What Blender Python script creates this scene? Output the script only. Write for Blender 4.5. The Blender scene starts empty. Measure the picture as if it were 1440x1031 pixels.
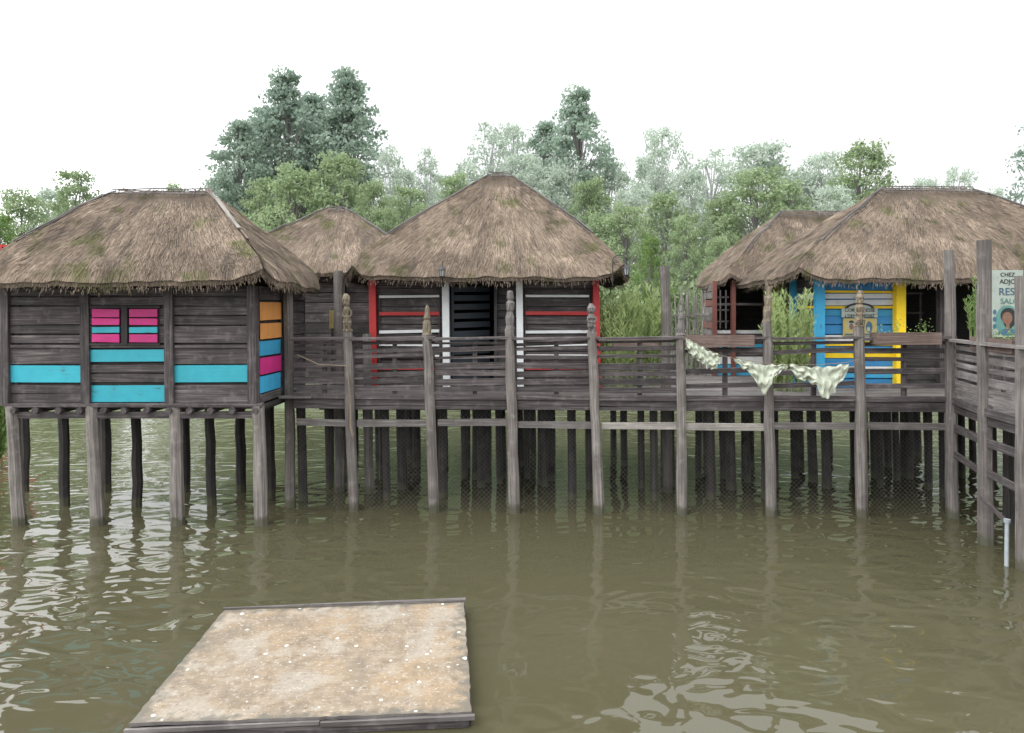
import bpy, math, random
import numpy as np
from mathutils import Vector, noise
random.seed(7)
R=random.random
def U(a,b): return a+(b-a)*random.random()
F=960.0; H=3.67
def X(px,Y): return (px-720)*Y/F
def Z(py,Y): return H-(py-440)*Y/F
scene=bpy.context.scene
col=scene.collection
# ------------------------------------------------------------ materials
def new_mat(name):
    m=bpy.data.materials.new(name); m.use_nodes=True
    nt=m.node_tree; nt.nodes.clear()
    out=nt.nodes.new('ShaderNodeOutputMaterial')
    b=nt.nodes.new('ShaderNodeBsdfPrincipled')
    nt.links.new(b.outputs[0],out.inputs[0])
    return m,nt,b,out
def N(nt,t,**k):
    n=nt.nodes.new(t)
    for a,v in k.items():
        if a.startswith('i_'): n.inputs[a[2:]].default_value=v
        else: setattr(n,a,v)
    return n
def ramp(nt,src,stops):
    r=nt.nodes.new('ShaderNodeValToRGB')
    while len(r.color_ramp.elements)<len(stops): r.color_ramp.elements.new(0.5)
    for e,(p,c) in zip(r.color_ramp.elements,stops):
        e.position=p; e.color=(c[0],c[1],c[2],1) if isinstance(c,tuple) else (c,c,c,1)
    nt.links.new(src,r.inputs[0]); return r.outputs[0]
def mixc(nt,f,a,b,mode='MIX'):
    n=nt.nodes.new('ShaderNodeMix'); n.data_type='RGBA'; n.blend_type=mode
    for s,v in ((n.inputs[0],f),(n.inputs[6],a),(n.inputs[7],b)):
        if hasattr(v,'links'): nt.links.new(v,s)
        elif isinstance(v,tuple): s.default_value=(v[0],v[1],v[2],1)
        else: s.default_value=v
    return n.outputs[2]
def math_(nt,op,a,b=None,clamp=False):
    n=nt.nodes.new('ShaderNodeMath'); n.operation=op; n.use_clamp=clamp
    for s,v in ((n.inputs[0],a),(n.inputs[1],b)):
        if v is None: continue
        if hasattr(v,'links'): nt.links.new(v,s)
        else: s.default_value=v
    return n.outputs[0]
def uvnoise(nt,sx,sy,detail=6,rough=.6):
    uv=N(nt,'ShaderNodeUVMap'); mp=N(nt,'ShaderNodeMapping'); mp.inputs['Scale'].default_value=(sx,sy,1)
    nt.links.new(uv.outputs[0],mp.inputs[0])
    n=N(nt,'ShaderNodeTexNoise'); n.inputs['Scale'].default_value=1; n.inputs['Detail'].default_value=detail; n.inputs['Roughness'].default_value=rough
    nt.links.new(mp.outputs[0],n.inputs['Vector']); return n.outputs[0]
def posnoise(nt,sc,detail=4):
    g=N(nt,'ShaderNodeNewGeometry'); n=N(nt,'ShaderNodeTexNoise'); n.inputs['Scale'].default_value=sc; n.inputs['Detail'].default_value=detail
    nt.links.new(g.outputs['Position'],n.inputs['Vector']); return n.outputs[0]
def shade(nt,c,lo=.55,hi=1.45):
    a=N(nt,'ShaderNodeAttribute',attribute_name='shade')
    v=math_(nt,'MULTIPLY_ADD',a.outputs['Fac'],hi-lo); v.node.inputs[2].default_value=lo
    vm=nt.nodes.new('ShaderNodeVectorMath'); vm.operation='SCALE'
    nt.links.new(c,vm.inputs[0]); nt.links.new(v,vm.inputs['Scale']); return vm.outputs[0]
def bump(nt,b,h,s,d=.01):
    n=N(nt,'ShaderNodeBump'); n.inputs['Strength'].default_value=s; n.inputs['Distance'].default_value=d
    nt.links.new(h,n.inputs['Height']); nt.links.new(n.outputs[0],b.inputs['Normal'])
def wood(name,c1,c2,c3,wet=False,rough=.8):
    m,nt,b,o=new_mat(name)
    g=uvnoise(nt,1.3,34)
    c=ramp(nt,g,[(.3,c1),(.5,c2),(.7,c3)])
    p=posnoise(nt,2.2)
    c=mixc(nt,ramp(nt,p,[(.42,0.),(.68,.6)]),c,c1)
    p4=posnoise(nt,6.5,5)
    c=mixc(nt,ramp(nt,p4,[(.55,0.),(.72,.45)]),c,c3)
    c=shade(nt,c)
    if wet:
        ge=N(nt,'ShaderNodeNewGeometry'); sp=N(nt,'ShaderNodeSeparateXYZ'); nt.links.new(ge.outputs['Position'],sp.inputs[0])
        pn=posnoise(nt,9); zz=math_(nt,'ADD',sp.outputs[2],math_(nt,'MULTIPLY',pn,-.22))
        c=mixc(nt,ramp(nt,zz,[(0.0,.85),(.08,0.)]),c,(.06,.06,.035))
    nt.links.new(c,b.inputs['Base Color']); b.inputs['Roughness'].default_value=rough
    bump(nt,b,g,.6,.012); return m
def paint(name,c,chip=.5):
    m,nt,b,o=new_mat(name)
    g=uvnoise(nt,2.5,30); p=posnoise(nt,5)
    s=math_(nt,'ADD',math_(nt,'MULTIPLY',g,.6),math_(nt,'MULTIPLY',p,.5))
    f=ramp(nt,s,[(.60+ (1-chip)*.12,0.),(.70+(1-chip)*.12,1.)])
    cc=mixc(nt,ramp(nt,p,[(.3,0.),(.7,.35)]),c,tuple(x*.62 for x in c))
    cc=mixc(nt,f,cc,(.07,.06,.055)); cc=shade(nt,cc,.75,1.25)
    nt.links.new(cc,b.inputs['Base Color']); b.inputs['Roughness'].default_value=.6
    bump(nt,b,g,.4,.008); return m
W_DARK=wood('weathered_dark_wood',(.026,.021,.0225),(.064,.053,.053),(.165,.148,.145))
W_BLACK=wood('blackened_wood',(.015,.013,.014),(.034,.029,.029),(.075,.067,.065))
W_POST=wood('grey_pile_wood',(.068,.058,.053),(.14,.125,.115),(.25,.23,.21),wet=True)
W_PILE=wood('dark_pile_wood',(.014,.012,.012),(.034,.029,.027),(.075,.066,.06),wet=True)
W_DECK=wood('deck_wood',(.065,.056,.054),(.13,.118,.112),(.23,.215,.205))
W_CARVE=wood('carved_wood',(.06,.046,.034),(.15,.125,.088),(.26,.21,.135))
W_LIGHT=wood('pale_wood',(.12,.11,.10),(.22,.205,.185),(.36,.34,.31))
W_PLANT=wood('planter_wood',(.065,.043,.035),(.13,.092,.077),(.2,.15,.13))
P_TURQ=paint('turquoise_paint',(.03,.37,.46),.45)
P_MAG=paint('magenta_paint',(.50,.022,.18),.4)
P_ORANGE=paint('orange_paint',(.62,.27,.07),.4)
P_BLUE=paint('blue_paint',(.03,.22,.47),.4)
P_CYAN=paint('light_blue_paint',(.04,.33,.56),.4)
P_WHITE=paint('white_paint',(.66,.68,.68),.5)
P_RED=paint('red_paint',(.40,.026,.026),.5)
P_YEL=paint('yellow_paint',(.85,.58,.012),.35)
P_BLACK=paint('black_paint',(.02,.02,.021),.1)
P_SKIN=paint('brown_paint',(.2,.11,.07),.3)
P_SIGN=paint('sign_board_paint',(.36,.41,.36),.6)
P_MUTE=paint('muted_green_paint',(.10,.25,.22),.5)
P_OCHRE=paint('ochre_paint',(.42,.34,.12),.5)
P_NAVY=paint('faded_navy_paint',(.05,.13,.2),.5)
def plain(name,c,r=.6,metal=0):
    m,nt,b,o=new_mat(name); p=posnoise(nt,12)
    cc=mixc(nt,ramp(nt,p,[(.3,0.),(.7,.5)]),c,tuple(x*.6 for x in c))
    nt.links.new(cc,b.inputs['Base Color']); b.inputs['Roughness'].default_value=r; b.inputs['Metallic'].default_value=metal; return m
IRON=plain('black_iron',(.03,.03,.033),.5,.3)
GLASS=plain('lantern_glass',(.35,.38,.4),.15)
WIRE=plain('galvanised_wire',(.10,.10,.095),.6,.0)
PIPE=plain('pale_grey_pipe',(.33,.37,.4),.5)
ROPE=plain('rope_fibre',(.25,.2,.14),.9)
# thatch
def thatch(name,base,straw=False):
    m,nt,b,o=new_mat(name)
    p=posnoise(nt,.9,5); p2=posnoise(nt,1.9,7)
    k1=tuple(x*.6 for x in base)
    c=mixc(nt,ramp(nt,p,[(.35,0.),(.65,.8)]),base,k1)
    p3=posnoise(nt,2.3,6)
    c=mixc(nt,ramp(nt,p3,[(.54,0.),(.70,.5)]),c,tuple(min(1,x*1.45) for x in base))
    c=mixc(nt,ramp(nt,p2,[(.55,0.),(.66,.75)]),c,(.085,.09,.035))
    g=N(nt,'ShaderNodeNewGeometry'); mp=N(nt,'ShaderNodeMapping'); mp.inputs['Scale'].default_value=(5.5,1.2,.8); nt.links.new(g.outputs['Position'],mp.inputs[0])
    st=N(nt,'ShaderNodeTexNoise'); st.inputs['Scale'].default_value=1; st.inputs['Detail'].default_value=5; nt.links.new(mp.outputs[0],st.inputs['Vector'])
    c=mixc(nt,ramp(nt,st.outputs[0],[(.30,.6),(.50,0.)]),c,(.075,.062,.052))
    if not straw:
        g=uvnoise(nt,30,3.5,7,.7)
        c=mixc(nt,ramp(nt,g,[(.35,.7),(.6,0.)]),c,(.055,.044,.036)); bump(nt,b,g,.9,.04)
    c=shade(nt,c,.4,1.6)
    nt.links.new(c,b.inputs['Base Color']); b.inputs['Roughness'].default_value=.95
    b.inputs['Specular IOR Level'].default_value=.15
    return m
TH_B=thatch('thatch_layer',(.225,.178,.138)); TH_S=thatch('thatch_straw',(.25,.196,.15),True)
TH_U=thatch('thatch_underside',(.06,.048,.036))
def leafmat(name,c1,c2):
    m,nt,b,o=new_mat(name)
    a=N(nt,'ShaderNodeAttribute',attribute_name='shade')
    oi=N(nt,'ShaderNodeObjectInfo')
    f=math_(nt,'MULTIPLY_ADD',oi.outputs['Random'],.35,True)
    nt.links.new(a.outputs['Fac'],f.node.inputs[2])
    c=mixc(nt,f,c1,c2)
    nt.links.new(c,b.inputs['Base Color']); b.inputs['Roughness'].default_value=.8; b.inputs['Specular IOR Level'].default_value=.15
    tr=N(nt,'ShaderNodeBsdfTranslucent'); nt.links.new(c,tr.inputs[0])
    mx=N(nt,'ShaderNodeMixShader'); mx.inputs[0].default_value=.38
    nt.links.new(b.outputs[0],mx.inputs[1]); nt.links.new(tr.outputs[0],mx.inputs[2]); nt.links.new(mx.outputs[0],o.inputs[0])
    return m
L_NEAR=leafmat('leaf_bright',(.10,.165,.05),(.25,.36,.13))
L_MID=leafmat('leaf_middle_haze_tint',(.20,.265,.145),(.35,.44,.25))  # mid green lightened in its colour to stand in for haze
L_FAR=leafmat('leaf_far_haze_tint',(.37,.44,.36),(.53,.60,.51))  # distance haze painted into the leaf colour: paler, less saturated
L_DEEP=leafmat('leaf_deep_haze_tint',(.21,.28,.225),(.36,.45,.36))  # conifer green, also lifted to carry painted haze
BARK=plain('bark',(.19,.18,.17),.9); BARKF=plain('bark_haze_tint',(.4,.41,.4),.9)  # second bark is paled so its colour carries the distance haze
# ------------------------------------------------------------ mesh builder
class MB:
    def __init__(s): s.v=[];s.f=[];s.m=[];s.s=[];s.uv=[]
    def add(s,vs,fs,mat=0,sh=.5,uv=None):
        o=len(s.v); s.v.extend([tuple(v) for v in vs]); s.uv.extend(uv if uv else [(0,0)]*len(vs))
        for f in fs: s.f.append(tuple(i+o for i in f)); s.m.append(mat); s.s.append(sh)
    def beam(s,p0,p1,w,h,mat=0,sh=None,up=(0,0,1),jit=0.,w1=None,h1=None):
        p0=Vector(p0);p1=Vector(p1);d=(p1-p0);L=d.length;d.normalize();up=Vector(up)
        sd=d.cross(up)
        if sd.length<1e-4: up=Vector((0,1,0)); sd=d.cross(up)
        sd.normalize(); u2=sd.cross(d).normalized()
        w1=w1 or w; h1=h1 or h
        j=lambda:U(-jit,jit)
        A=[p0+sd*(a*w/2+j())+u2*(b*h/2+j()) for a,b in((-1,-1),(1,-1),(1,1),(-1,1))]
        B=[p1+sd*(a*w1/2+j())+u2*(b*h1/2+j()) for a,b in((-1,-1),(1,-1),(1,1),(-1,1))]
        if sh is None: sh=U(.15,.85)
        uo=U(0,50);vo=U(0,50)
        vs=[];uv=[];fs=[]
        acc=0
        for i in range(4):
            k=(i+1)%4; ww=(w if i%2==0 else h); n=len(vs)
            vs+= [A[i],A[k],B[k],B[i]]; uv+=[(uo,vo+acc),(uo,vo+acc+ww),(uo+L,vo+acc+ww),(uo+L,vo+acc)]; fs.append((n,n+1,n+2,n+3)); acc+=ww
        for Q in (A[::-1],B):
            n=len(vs); vs+=Q; uv+=[(uo,vo),(uo+.02,vo),(uo+.02,vo+.1),(uo,vo+.1)]; fs.append((n,n+1,n+2,n+3))
        s.add(vs,fs,mat,sh,uv)
    def post(s,p0,p1,r0,r1=None,mat=0,sh=None,sides=8,segs=7,wob=.012,square=.3):
        p0=Vector(p0);p1=Vector(p1);r1=r1 or r0; d=(p1-p0);L=d.length;d.normalize()
        a=Vector((1,0,0)) if abs(d.x)<.8 else Vector((0,1,0)); a=(a-d*a.dot(d)).normalized(); b=d.cross(a)
        if sh is None: sh=U(.2,.8)
        uo=U(0,50);vo=U(0,50);vs=[];uv=[];ph=U(-.15,.15)
        rj=[U(-.08,.08) for _ in range(sides)]
        for i in range(segs+1):
            t=i/segs; c=p0.lerp(p1,t)+a*U(-wob,wob)+b*U(-wob,wob); r=(r0+(r1-r0)*t)*U(.94,1.05)
            for k in range(sides+1):
                th=2*math.pi*(k+.5)/sides+ph; q=1+square*.35*(abs(math.sin(2*(th-ph))) -.5)+rj[k%sides]
                vs.append(c+a*math.cos(th)*r*q+b*math.sin(th)*r*q); uv.append((uo+L*t,vo+k*2*math.pi*r0/sides))
        fs=[]
        for i in range(segs):
            for k in range(sides):
                n=i*(sides+1)+k; fs.append((n,n+1,n+sides+2,n+sides+1))
        fs.append(tuple(segs*(sides+1)+k for k in range(sides))); fs.append(tuple(k for k in range(sides))[::-1])
        s.add(vs,fs,mat,sh,uv)
    def tube(s,pts,r,mat=0,sh=.5,sides=5):
        for a,b,ra,rb in zip(pts[:-1],pts[1:],r[:-1],r[1:]): s.post(a,b,ra,rb,mat,sh,sides,1,0,0)
    def blob(s,c,r,mat=0,sh=.5,nu=10,nv=7,wob=.05):
        vs=[];fs=[]
        for i in range(nv+1):
            for k in range(nu):
                th=math.pi*i/nv; ph=2*math.pi*k/nu; w=1+U(-wob,wob)
                vs.append((c[0]+r[0]*math.sin(th)*math.cos(ph)*w,c[1]+r[1]*math.sin(th)*math.sin(ph)*w,c[2]-r[2]*math.cos(th)))
        for i in range(nv):
            for k in range(nu): fs.append((i*nu+k,i*nu+(k+1)%nu,(i+1)*nu+(k+1)%nu,(i+1)*nu+k))
        s.add(vs,fs,mat,sh)
WL={}
def empty(name,loc,label=None,category=None,group=None):
    e=bpy.data.objects.new(name,None); e.location=loc; e.empty_display_size=.3; col.objects.link(e); WL[e.name]=Vector(loc)
    tag(e,label,category,group); return e
def tag(o,label=None,category=None,group=None):
    if label:o['label']=label
    if category:o['category']=category
    if group:o['group']=group
def fin(mb,name,mats,parent=None,label=None,category=None,group=None,smooth=False,kind=None,origin=None):
    me=bpy.data.meshes.new(name)
    a=np.array(mb.v,dtype=float)
    o=Vector(origin) if origin is not None else Vector(((a[:,0].min()+a[:,0].max())/2,(a[:,1].min()+a[:,1].max())/2,a[:,2].min()))
    a=a-np.array(o)
    me.from_pydata(a.tolist(),[],mb.f)
    for m in mats: me.materials.append(m)
    me.polygons.foreach_set('material_index',mb.m)
    at=me.attributes.new('shade','FLOAT','FACE'); at.data.foreach_set('value',mb.s)
    uvl=me.uv_layers.new(name='UVMap'); li=np.zeros(len(me.loops),dtype=np.int32); me.loops.foreach_get('vertex_index',li)
    uvl.data.foreach_set('uv',np.array(mb.uv,dtype=float)[li].ravel())
    if smooth: me.polygons.foreach_set('use_smooth',[True]*len(me.polygons))
    me.update()
    ob=bpy.data.objects.new(name,me); col.objects.link(ob); WL[ob.name]=o
    if parent: ob.parent=parent; ob.location=o-WL[parent.name]
    else: ob.location=o
    tag(ob,label,category,group)
    if kind: ob['kind']=kind
    return ob
# ------------------------------------------------------------ roofs
class Roof:
    def __init__(s,xl,xr,yf,yb,rl,rr,ze,zr,th=.24,yc=None,bulge=.05,seed=0):
        s.E=[(xl,yf),(xr,yf),(xr,yb),(xl,yb)]; yc=yc or (yf+yb)/2; s.yc=yc
        s.Rg=[((rl,yc),(rr,yc)),((rr,yc),(rr,yc)),((rr,yc),(rl,yc)),((rl,yc),(rl,yc))]
        s.ze=ze;s.zr=zr;s.th=th;s.b=bulge;s.seed=seed;s.rl=rl;s.rr=rr
    def P(s,u,t,n=True):
        u=u%4; i=int(u); f=u-i
        e0=s.E[i];e1=s.E[(i+1)%4];r0,r1=s.Rg[i]
        ex=e0[0]+(e1[0]-e0[0])*f; ey=e0[1]+(e1[1]-e0[1])*f
        rx=r0[0]+(r1[0]-r0[0])*f; ry=r0[1]
        L=math.hypot(e1[0]-e0[0],e1[1]-e0[1]); d=min(f,1-f)*L
        tt=t*(1-.085*math.exp(-(d/.4)**2)*t)
        x=rx+(ex-rx)*tt;y=ry+(ey-ry)*tt
        z=s.zr+(s.ze+s.th-s.zr)*tt+s.b*math.sin(math.pi*t)-.10*max(0,(t-.9)/.1)**2-.05*max(0,(.08-t)/.08)**2
        z+= .07*math.exp(-(d*t/.12)**2)*(1-.3*t)
        if n:
            q=Vector((x+s.seed*7,y,z)); z+=.055*noise.noise(q*1.3)+.03*noise.noise(q*4.5)
            x+=.03*noise.noise(q*2.1)*t
        return Vector((x,y,z))
    def build(s,parent,n=12000,fringe=2500,pale_hip=False):
        mb=MB(); nu=34;rows=[i/18 for i in range(19)]
        for sd in range(4):
            vs=[];uv=[];fs=[]
            L=math.hypot(s.E[(sd+1)%4][0]-s.E[sd][0],s.E[(sd+1)%4][1]-s.E[sd][1])
            for i,t in enumerate(rows):
                for k in range(nu+1):
                    u=sd+min(k/nu,.99999); vs.append(s.P(u,t)); uv.append((k/nu*L,t*3+sd*9))
            for i in range(len(rows)-1):
                for k in range(nu):
                    a=i*(nu+1)+k; fs.append((a,a+nu+1,a+nu+2,a+1))
            mb.add(vs,fs,0,.5,uv)
            vs=[];uv=[];fs=[]
            for j,(t,dz) in enumerate(((1,0),(.99,-s.th*.6),(.965,-s.th),(.7,-s.th*.9),(.3,-s.th),(0.02,-s.th))):
                for k in range(nu+1):
                    u=sd+min(k/nu,.99999); p=s.P(u,t); p.z+=dz
                    if j in(1,2): p.z+=.015*noise.noise(p*6)
                    vs.append(p); uv.append((k/nu*L,j*.2))
            for i in range(5):
                for k in range(nu):
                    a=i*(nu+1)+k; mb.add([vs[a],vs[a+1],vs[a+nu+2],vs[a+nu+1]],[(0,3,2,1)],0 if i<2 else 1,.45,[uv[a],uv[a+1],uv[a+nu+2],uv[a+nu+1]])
        Ls=[math.hypot(s.E[(i+1)%4][0]-s.E[i][0],s.E[(i+1)%4][1]-s.E[i][1]) for i in range(4)]
        wts=[Ls[0],Ls[1]*.7,Ls[2]*.25,Ls[3]*.7]
        for _ in range(n):
            sd=random.choices(range(4),wts)[0]; t=math.sqrt(R())*.99 if sd%2 else math.sqrt(U(.02,1)); f=U(.002,.998); u=sd+f
            p=s.P(u,t); ln=U(.07,.28); slope=3.0; t2=min(1.005,t+ln/slope); f2=min(.999,max(.001,f+U(-.008,.008)))
            q=s.P(sd+f2,t2); q2=s.P(sd+min(.999,f+.02),t)
            al=(q2-p)
            if al.length<1e-4: continue
            al.normalize(); dr=(q-p)
            if dr.length<.03: continue
            nr=al.cross(dr).normalized()
            if nr.z<0: nr=-nr
            w=U(.003,.009); l0=U(-.008,.006); l1=U(.0,.02)
            sh=.48+.28*noise.noise(Vector((p.x*1.8,p.y*1.8,p.z*2+s.seed)))+U(-.33,.33)
            mb.add([p-al*w+nr*l0,p+al*w+nr*l0,q+al*w*.6+nr*l1,q-al*w*.6+nr*l1],[(0,1,2,3)],2,min(1,max(0,sh)))
        for _ in range(fringe):
            sd=random.choices(range(4),[Ls[0],Ls[1],Ls[2]*.3,Ls[3]])[0]; u=sd+U(.002,.998); t=U(.965,1.0)
            p=s.P(u,t); o=s.P(u,.9); out=Vector((p.x-o.x,p.y-o.y,0)).normalized(); al=Vector((-out.y,out.x,0))
            p=p+Vector((0,0,U(-s.th*.85,.0))); q=p+out*U(.0,.03)+Vector((0,0,-U(.03,.08)))+al*U(-.012,.012); w=U(.003,.006)
            mb.add([p-al*w,p+al*w,q+al*w*.4,q-al*w*.4],[(0,1,2,3)],2,U(.2,.8))
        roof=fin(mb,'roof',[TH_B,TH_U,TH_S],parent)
        c=MB(); y=s.yc
        for sgn in(-1,1):
            for dz,dy in((.01,.10),(-.10,.22)):
                c.post((s.rl-.12,y+sgn*dy,s.zr+dz+.03),(s.rr+.12,y+sgn*dy,s.zr+dz+.03),.014,.012,0,U(.3,.7),5,4,.012,0)
        x=s.rl-.1
        while x<s.rr+.12:
            for sgn in(-1,1):
                if R()<.8: c.post((x+U(-.03,.03),y-sgn*.26,s.zr-.10),(x+U(.04,.16)*random.choice((-1,1)),y+sgn*.05,s.zr+U(.05,.075)),.009,.007,0,U(.2,.9),4,2,.004,0)
            x+=U(.10,.17)
        for hu in (0.0001,1.0001) if not pale_hip else (0.0001,):
            for off,rr_ in((0,.015),(.014,.011),(-.014,.011)):
                pts=[s.P(hu+off,t)+Vector((0,0,.03)) for t in (.04,.15,.3,.45,.6,.75)]
                c.tube(pts,[rr_]*6,0,.3,4)
            for k in range(14):
                t=.06+k*.05; c.tube([s.P(hu-.03/max(t,.15)*.35,t)+Vector((0,0,.035)),s.P(hu+.03/max(t,.15)*.35,t+.03)+Vector((0,0,.035))],[.008]*2,0,.4,4)
        fin(c,'ridge_lattice',[W_DECK],roof)
        if pale_hip:
            h=MB(); pts=[s.P(1.0001,t)+Vector((0,0,.05)) for t in (.0,.2,.4,.58)]
            for a,b in zip(pts[:-1],pts[1:]): h.beam(a,b+(b-a)*.02,.06,.03,0,.6,jit=.006)
            pts=[s.P(1.03,t)+Vector((0,0,.05)) for t in (.05,.35,.7)]
            for a,b in zip(pts[:-1],pts[1:]): h.beam(a,b,.04,.02,1,.8,jit=.004)
            fin(h,'hip_batten',[W_LIGHT,W_PLANT],roof,label='pale peeling batten along the hip')
        return roof
def boards(mb,A,B,rows,inward,th=.035,back=True,jit=.006,backmat=0,z0=None,z1=None):
    A=Vector(A);B=Vector(B);nv=Vector(inward).normalized()
    for (a,b,m) in rows:
        o=U(-.010,.012); hh=(b-a)
        dz0=U(-.008,.008);dz1=U(-.008,.008)
        p=A+nv*(th/2+o); q=B+nv*(th/2+o)
        mb.beam((p.x,p.y,(a+b)/2+dz0),(q.x,q.y,(a+b)/2+dz1),th,hh-U(.008,.026),m,None,jit=jit*.6)
    if back:
        a=min(r[0] for r in rows) if z0 is None else z0; b=max(r[1] for r in rows) if z1 is None else z1
        p=A+nv*(th+.03);q=B+nv*(th+.03)
        mb.beam((p.x,p.y,(a+b)/2),(q.x,q.y,(a+b)/2),.02,b-a,backmat,.05)  # dark backing sheet, added behind the boards to block light through gaps
def rowsplit(z0,z1,n,m=0,cols=None):
    out=[];zs=[z0+(z1-z0)*i/n for i in range(n+1)]
    for i in range(n): out.append((zs[i],zs[i+1],(cols or {}).get(i,m)))
    return out
# ============================================================ LEFT HUT
YL=11.82
h1=empty('thatched_hut',(-6.5,13.2,0),'thatched stilt hut with turquoise, pink and orange boards over water','hut','thatched huts on the water')
Roof(-9.1,-4.0,11.25,14.8,-7.45,-5.85,4.07,5.98,.22,seed=1).build(h1,27000,3600,pale_hip=True)
zf=Z(568,YL); zt=4.14
pxs=[(11,28),(124,139),(241,249),(357,368)]
for a,b in pxs:
    mb=MB(); mb.beam((X(a,YL),YL,zf-.02),(X(a-2,YL),YL,zt),.17,.15,0,U(.2,.5),jit=.008); fin(mb,'wall_post',[W_DARK],h1)
    mb=MB(); mb.post((X(b,YL)+.02,YL,-.7),(X(a+6,YL),YL,zf-.03),.115,.1,0,.85,wob=.008,square=.8); fin(mb,'stilt',[W_POST],h1)
ys=[(541,567),(513,538),(487,512),(458,483),(431,457),(405,430)]
def yr(lst,Y): return [(Z(b,Y),Z(a,Y),m) for a,b,m in lst]
mats=[W_DARK,P_TURQ]
bays=[(20,115,{1:1}),(133,232,{0:1,2:1}),(250,348,{1:1})]
for i,(a,b,cs) in enumerate(bays):
    mb=MB(); rows=[]
    for k,(y0,y1) in enumerate(ys):
        if k in (0,2) and i==1: y0,y1=(541,565) if k==0 else (491,509)
        m=cs.get(k,0)
        if m or R()<.45: rows.append((y0,y1,m))
        else:
            ym=(y0+y1)/2; rows+= [(y0,ym-.5,0),(ym,y1,0)]
    boards(mb,(X(a-5,YL),YL-.03,0),(X(b+5,YL),YL-.03,0),yr(rows,YL),(0,1,0),z0=zf,z1=zt)
    mb.beam((X(a-2,YL),YL-.035,Z(487,YL)),(X(b+2,YL),YL-.035,Z(487,YL)),.05,.05,0,.7,jit=.005)
    fin(mb,'wall',mats,h1)
mb=MB()
wy=YL-.06
win=empty('window',(X(179,YL),wy,Z(482,YL)))
win.parent=h1; win.location=WL[win.name]-WL[h1.name]
mb.beam((X(179,YL),wy-.01,Z(485,YL)),(X(179,YL),wy-.01,Z(431,YL)),.1,.05,0,.2)
mb.beam((X(130,YL),wy,Z(432,YL)),(X(228,YL),wy,Z(432,YL)),.05,.035,0,.3)
mb.beam((X(130,YL),wy,Z(484,YL)),(X(228,YL),wy,Z(484,YL)),.05,.035,0,.3)
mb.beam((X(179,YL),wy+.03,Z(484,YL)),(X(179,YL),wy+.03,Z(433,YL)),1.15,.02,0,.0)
fin(mb,'frame',[W_BLACK],win)
for a,b in((134,172),(186,225)):
    mb=MB()
    for y0,y1,m in((435,446,0),(448,457,0),(460,468,1),(470,481,0)):
        zc=(Z(y0,YL)+Z(y1,YL))/2; mb.beam((X(a,YL),wy-.02,zc+U(-.004,.004)),(X(b,YL),wy-.02,zc+U(-.004,.004)),.03,abs(Z(y0,YL)-Z(y1,YL)),m,None,jit=.005)
    fin(mb,'shutter',[P_MAG,P_TURQ],win)
XR=-4.36
mb=MB()
rows=[(zf,Z(556,YL),0),(Z(555,YL),Z(530,YL),3),(Z(528,YL),Z(504,YL),2),(Z(502,YL),Z(480,YL),3),(Z(478,YL),Z(454,YL),1),(Z(451,YL),Z(424,YL),1),(Z(422,YL),zt,0)]
boards(mb,(XR,YL+.07,0),(XR,12.9,0),rows,(-1,0,0))
fin(mb,'wall',[W_DARK,P_ORANGE,P_MAG,P_CYAN],h1,label='side wall of orange, pink and blue boards')
mb=MB(); boards(mb,(XR,12.95,0),(XR,14.4,0),rowsplit(zf,zt,9),(-1,0,0)); fin(mb,'wall',[W_DARK],h1)
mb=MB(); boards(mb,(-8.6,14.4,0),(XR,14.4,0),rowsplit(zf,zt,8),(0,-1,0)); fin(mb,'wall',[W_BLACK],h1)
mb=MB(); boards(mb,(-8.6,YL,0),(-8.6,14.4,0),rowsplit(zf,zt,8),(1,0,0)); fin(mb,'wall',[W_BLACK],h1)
mb=MB()
mb.beam((-8.72,YL-.04,zf-.02),(-4.3,YL-.04,zf-.02),.12,.06,0,.8,jit=.01)
mb.beam((-8.7,13.1,zf-.06),(-4.32,13.1,zf-.06),2.5,.06,0,.1)
x=-8.55
while x<-4.3:
    mb.post((x,YL-.13,zf-.1),(x,14.4,zf-.1),.055,.055,0,U(.2,.6),8,2,.004,0); x+=U(.33,.42)
mb.beam((-8.7,YL,zf-.19),(-4.3,YL,zf-.19),.1,.1,0,.4,jit=.01)
fin(mb,'floor',[W_DARK],h1)
for px,yw in ((92,711),(194,711),(298,711),(340,690),(150,691),(382,700),(36,690),(262,690)):
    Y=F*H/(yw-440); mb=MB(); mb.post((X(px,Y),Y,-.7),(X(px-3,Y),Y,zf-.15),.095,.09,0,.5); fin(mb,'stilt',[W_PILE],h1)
mb=MB(); mb.post((X(410,12.95),12.95,-.7),(X(404,12.95),12.95,4.15),.1,.09,0,.3); fin(mb,'stilt',[W_POST],h1)
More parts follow.
